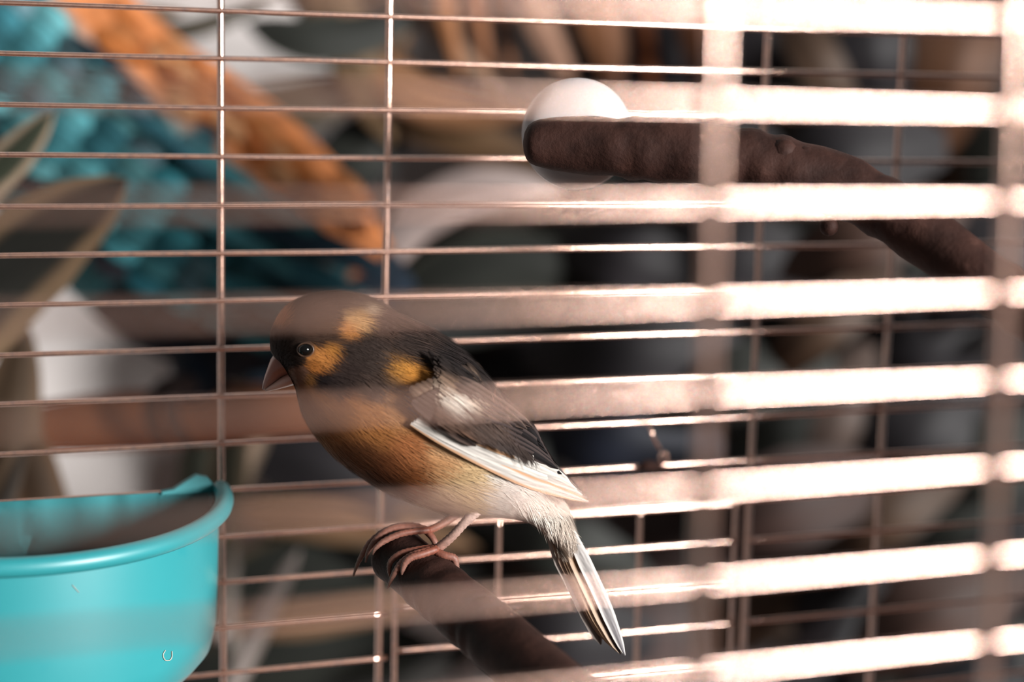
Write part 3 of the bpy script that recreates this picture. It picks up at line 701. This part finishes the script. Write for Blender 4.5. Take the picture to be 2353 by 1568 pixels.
# --- striped-edge plant at the left (nearest behind the cage)
snake = empty('snake_plant', 'broad dark leaves with pale tan margins at the left edge behind the cage', 'plant', P(-60, 1300, .66))
SNK = [([(-330, 980, .66), (-120, 760, .655), (90, 560, .65), (292, 412, .64)], 128, (52, 52, 48), (150, 124, 98)),
       ([(-160, 560, .665), (-60, 450, .66), (40, 350, .655), (124, 252, .65)], 50, (70, 76, 62), (190, 168, 144)),
       ([(-60, 1360, .70), (-10, 1160, .69), (20, 960, .69), (60, 740, .70)], 88, (92, 74, 58), (120, 96, 76)),
       ([(150, 1450, .70), (120, 1250, .69), (70, 1060, .69), (0, 860, .70)], 62, (84, 66, 52), (112, 86, 66)),
       ([(-140, 1450, .68), (-60, 1290, .67), (10, 1150, .67), (60, 1020, .68)], 30, (58, 50, 44), (80, 66, 54))]
for pts, w, c_, ed in SNK:
    leaf('leaf', snake, pts, w, c_, ed, .74, n=24, fold=.3)
# --- leaning stalks in the middle
reed = empty('strap_plant', 'plant with narrow pale leaning straps behind the bird and cup', 'plant', P(560, 1640, .82))
for pts, w, c_, ed in [([(520, 1620, .80), (570, 1500, .80), (630, 1370, .80), (690, 1262, .81)], 28, (226, 212, 206), (190, 176, 166)),
                       ([(470, 1500, .84), (500, 1250, .84), (530, 1050, .83), (560, 860, .83)], 48, (74, 74, 62), (120, 104, 84)),
                       ([(420, 1330, .86), (440, 1180, .86), (450, 1050, .86), (455, 960, .86)], 40, (64, 66, 56), (86, 84, 70)),
                       ([(550, 1560, .83), (530, 1400, .83), (535, 1300, .83), (540, 1250, .83)], 16, (216, 206, 198), (170, 160, 148)),
                       ([(450, 1260, .87), (520, 1130, .87), (585, 1000, .87), (640, 880, .87)], 40, (176, 150, 130), (120, 104, 88))]:
    leaf('leaf', reed, pts, w, c_, ed, .74, n=18)
# --- palm with long arching blades at the top
palm = empty('palm', 'palm with tan arching blades over the top middle behind the cage', 'plant', P(1150, -350, .95))
for i, (x0, y0, x1, y1, x2, y2, w, c_) in enumerate([
    (1000, -260, 1020, -20, 1060, 190, 24, (128, 92, 66)), (1060, -260, 1090, -20, 1130, 200, 20, (116, 80, 56)), (1120, -260, 1150, 0, 1180, 190, 18, (104, 72, 52)), (930, -220, 900, 0, 870, 220, 60, (112, 90, 70)),
    (1180, -200, 1230, 20, 1330, 220, 40, (116, 96, 88)), (840, -120, 1000, 60, 1180, 250, 24, (110, 94, 84)), (1330, -200, 1370, 0, 1420, 210, 60, (92, 66, 48)), (1450, -120, 1480, 60, 1510, 260, 20, (128, 78, 46)),
    (1560, -200, 1600, 20, 1620, 240, 50, (78, 54, 40)), (700, -150, 800, 90, 900, 330, 70, (84, 72, 58)), (830, 130, 1000, 230, 1220, 260, 60, (112, 86, 66))]):
    c_ = tuple(min(255, int(q*k)) for q, k in zip(c_, (1.35, 1.25, 1.15)))
    leaf('blade', palm, [(x0, y0, .93+.01*(i % 3)), (x1, y1, .92+.01*(i % 4)), (x2, y2, .93+.008*(i % 5))], w, c_, tuple(int(q*.7) for q in c_), .9, n=14, rib=.15)
# --- broad dark-leaved plants filling the background
def bush(label, base, leaves):
    r_ = empty('leafy_plant', label, 'plant', P(*base))
    for pts, w, c_, ed in leaves: leaf('leaf', r_, pts, w, c_, ed, .9, n=14)
    return r_
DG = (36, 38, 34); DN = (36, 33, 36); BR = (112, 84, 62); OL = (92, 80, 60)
pale = empty('leafy_plant', 'added pale pinkish leaf standing in for the bright wall gap, left of the white cap', 'plant', P(880, 700, .86))
leaf('leaf', pale, [(880, 620, .87), (945, 520, .865), (1040, 455, .86), (1160, 430, .86), (1300, 450, .87)], 56, (160, 144, 140), (150, 132, 126), .9, n=18)  # leaf added to brighten the gap, where the wall behind lies in shade
leaf('stem', pale, [(860, 760, .87), (866, 690, .87), (880, 620, .87)], 7, (120, 100, 84), None, .9, n=8, prof=([0, 1], [1, 1]))
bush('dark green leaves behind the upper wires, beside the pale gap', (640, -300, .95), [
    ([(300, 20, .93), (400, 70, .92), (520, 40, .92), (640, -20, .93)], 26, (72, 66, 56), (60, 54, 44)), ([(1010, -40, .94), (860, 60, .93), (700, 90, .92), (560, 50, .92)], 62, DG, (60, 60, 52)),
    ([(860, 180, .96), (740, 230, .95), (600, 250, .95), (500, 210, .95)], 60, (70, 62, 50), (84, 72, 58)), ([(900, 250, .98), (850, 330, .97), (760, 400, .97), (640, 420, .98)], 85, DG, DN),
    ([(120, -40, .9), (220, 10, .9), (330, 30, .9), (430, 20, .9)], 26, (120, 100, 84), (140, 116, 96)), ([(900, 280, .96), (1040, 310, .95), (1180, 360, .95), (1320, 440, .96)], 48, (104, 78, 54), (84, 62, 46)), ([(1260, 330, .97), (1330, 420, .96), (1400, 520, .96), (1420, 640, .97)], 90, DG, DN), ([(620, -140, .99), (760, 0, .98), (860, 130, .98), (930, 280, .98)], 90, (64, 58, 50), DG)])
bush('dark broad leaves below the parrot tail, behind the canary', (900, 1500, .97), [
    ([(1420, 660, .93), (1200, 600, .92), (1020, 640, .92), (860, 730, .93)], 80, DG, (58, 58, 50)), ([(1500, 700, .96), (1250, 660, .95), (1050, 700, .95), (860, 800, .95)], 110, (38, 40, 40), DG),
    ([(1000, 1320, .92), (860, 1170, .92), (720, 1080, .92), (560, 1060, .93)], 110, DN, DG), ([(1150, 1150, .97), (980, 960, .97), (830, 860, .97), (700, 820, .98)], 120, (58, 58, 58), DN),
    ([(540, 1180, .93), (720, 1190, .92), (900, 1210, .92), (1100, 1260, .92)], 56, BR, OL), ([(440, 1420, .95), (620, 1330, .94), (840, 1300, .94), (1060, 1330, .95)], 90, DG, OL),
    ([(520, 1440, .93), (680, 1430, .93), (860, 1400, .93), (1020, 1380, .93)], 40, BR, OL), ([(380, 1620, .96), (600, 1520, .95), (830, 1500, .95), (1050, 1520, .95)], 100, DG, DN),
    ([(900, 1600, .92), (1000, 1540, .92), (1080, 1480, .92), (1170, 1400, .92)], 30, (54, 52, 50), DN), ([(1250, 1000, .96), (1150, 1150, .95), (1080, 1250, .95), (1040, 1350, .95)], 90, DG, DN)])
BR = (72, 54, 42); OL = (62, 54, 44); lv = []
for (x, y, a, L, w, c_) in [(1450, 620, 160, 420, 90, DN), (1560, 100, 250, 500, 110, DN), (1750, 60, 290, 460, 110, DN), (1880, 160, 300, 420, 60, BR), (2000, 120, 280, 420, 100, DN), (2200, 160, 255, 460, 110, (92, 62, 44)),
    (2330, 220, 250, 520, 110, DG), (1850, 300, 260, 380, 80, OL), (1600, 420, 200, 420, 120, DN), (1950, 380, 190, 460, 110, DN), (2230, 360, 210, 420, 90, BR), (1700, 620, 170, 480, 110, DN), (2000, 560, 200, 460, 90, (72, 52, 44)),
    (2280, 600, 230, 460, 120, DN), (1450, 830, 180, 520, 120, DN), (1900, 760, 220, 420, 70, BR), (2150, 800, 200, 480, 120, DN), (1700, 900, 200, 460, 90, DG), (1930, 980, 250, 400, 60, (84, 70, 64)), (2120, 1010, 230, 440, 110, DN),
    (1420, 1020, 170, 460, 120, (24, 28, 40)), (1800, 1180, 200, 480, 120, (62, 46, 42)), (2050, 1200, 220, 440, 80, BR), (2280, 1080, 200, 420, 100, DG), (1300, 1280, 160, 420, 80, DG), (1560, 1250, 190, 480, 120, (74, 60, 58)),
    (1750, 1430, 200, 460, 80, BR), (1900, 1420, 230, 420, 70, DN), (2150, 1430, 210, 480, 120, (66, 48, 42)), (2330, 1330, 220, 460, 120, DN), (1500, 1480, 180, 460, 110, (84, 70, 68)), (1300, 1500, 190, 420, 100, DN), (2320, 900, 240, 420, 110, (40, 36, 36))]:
    r_ = math.radians(a); dx, dy = math.cos(r_)*L/2, -math.sin(r_)*L/2; d = random.uniform(.84, 1.0)
    lv.append(([(x-dx, y-dy, d+.02), (x-dx*.3, y-dy*.3-20, d), (x+dx*.3, y+dy*.3-20, d), (x+dx, y+dy, d+.03)], w, c_, tuple(int(q*.8) for q in c_)))
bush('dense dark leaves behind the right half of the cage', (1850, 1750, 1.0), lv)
# dark undergrowth further back on the right
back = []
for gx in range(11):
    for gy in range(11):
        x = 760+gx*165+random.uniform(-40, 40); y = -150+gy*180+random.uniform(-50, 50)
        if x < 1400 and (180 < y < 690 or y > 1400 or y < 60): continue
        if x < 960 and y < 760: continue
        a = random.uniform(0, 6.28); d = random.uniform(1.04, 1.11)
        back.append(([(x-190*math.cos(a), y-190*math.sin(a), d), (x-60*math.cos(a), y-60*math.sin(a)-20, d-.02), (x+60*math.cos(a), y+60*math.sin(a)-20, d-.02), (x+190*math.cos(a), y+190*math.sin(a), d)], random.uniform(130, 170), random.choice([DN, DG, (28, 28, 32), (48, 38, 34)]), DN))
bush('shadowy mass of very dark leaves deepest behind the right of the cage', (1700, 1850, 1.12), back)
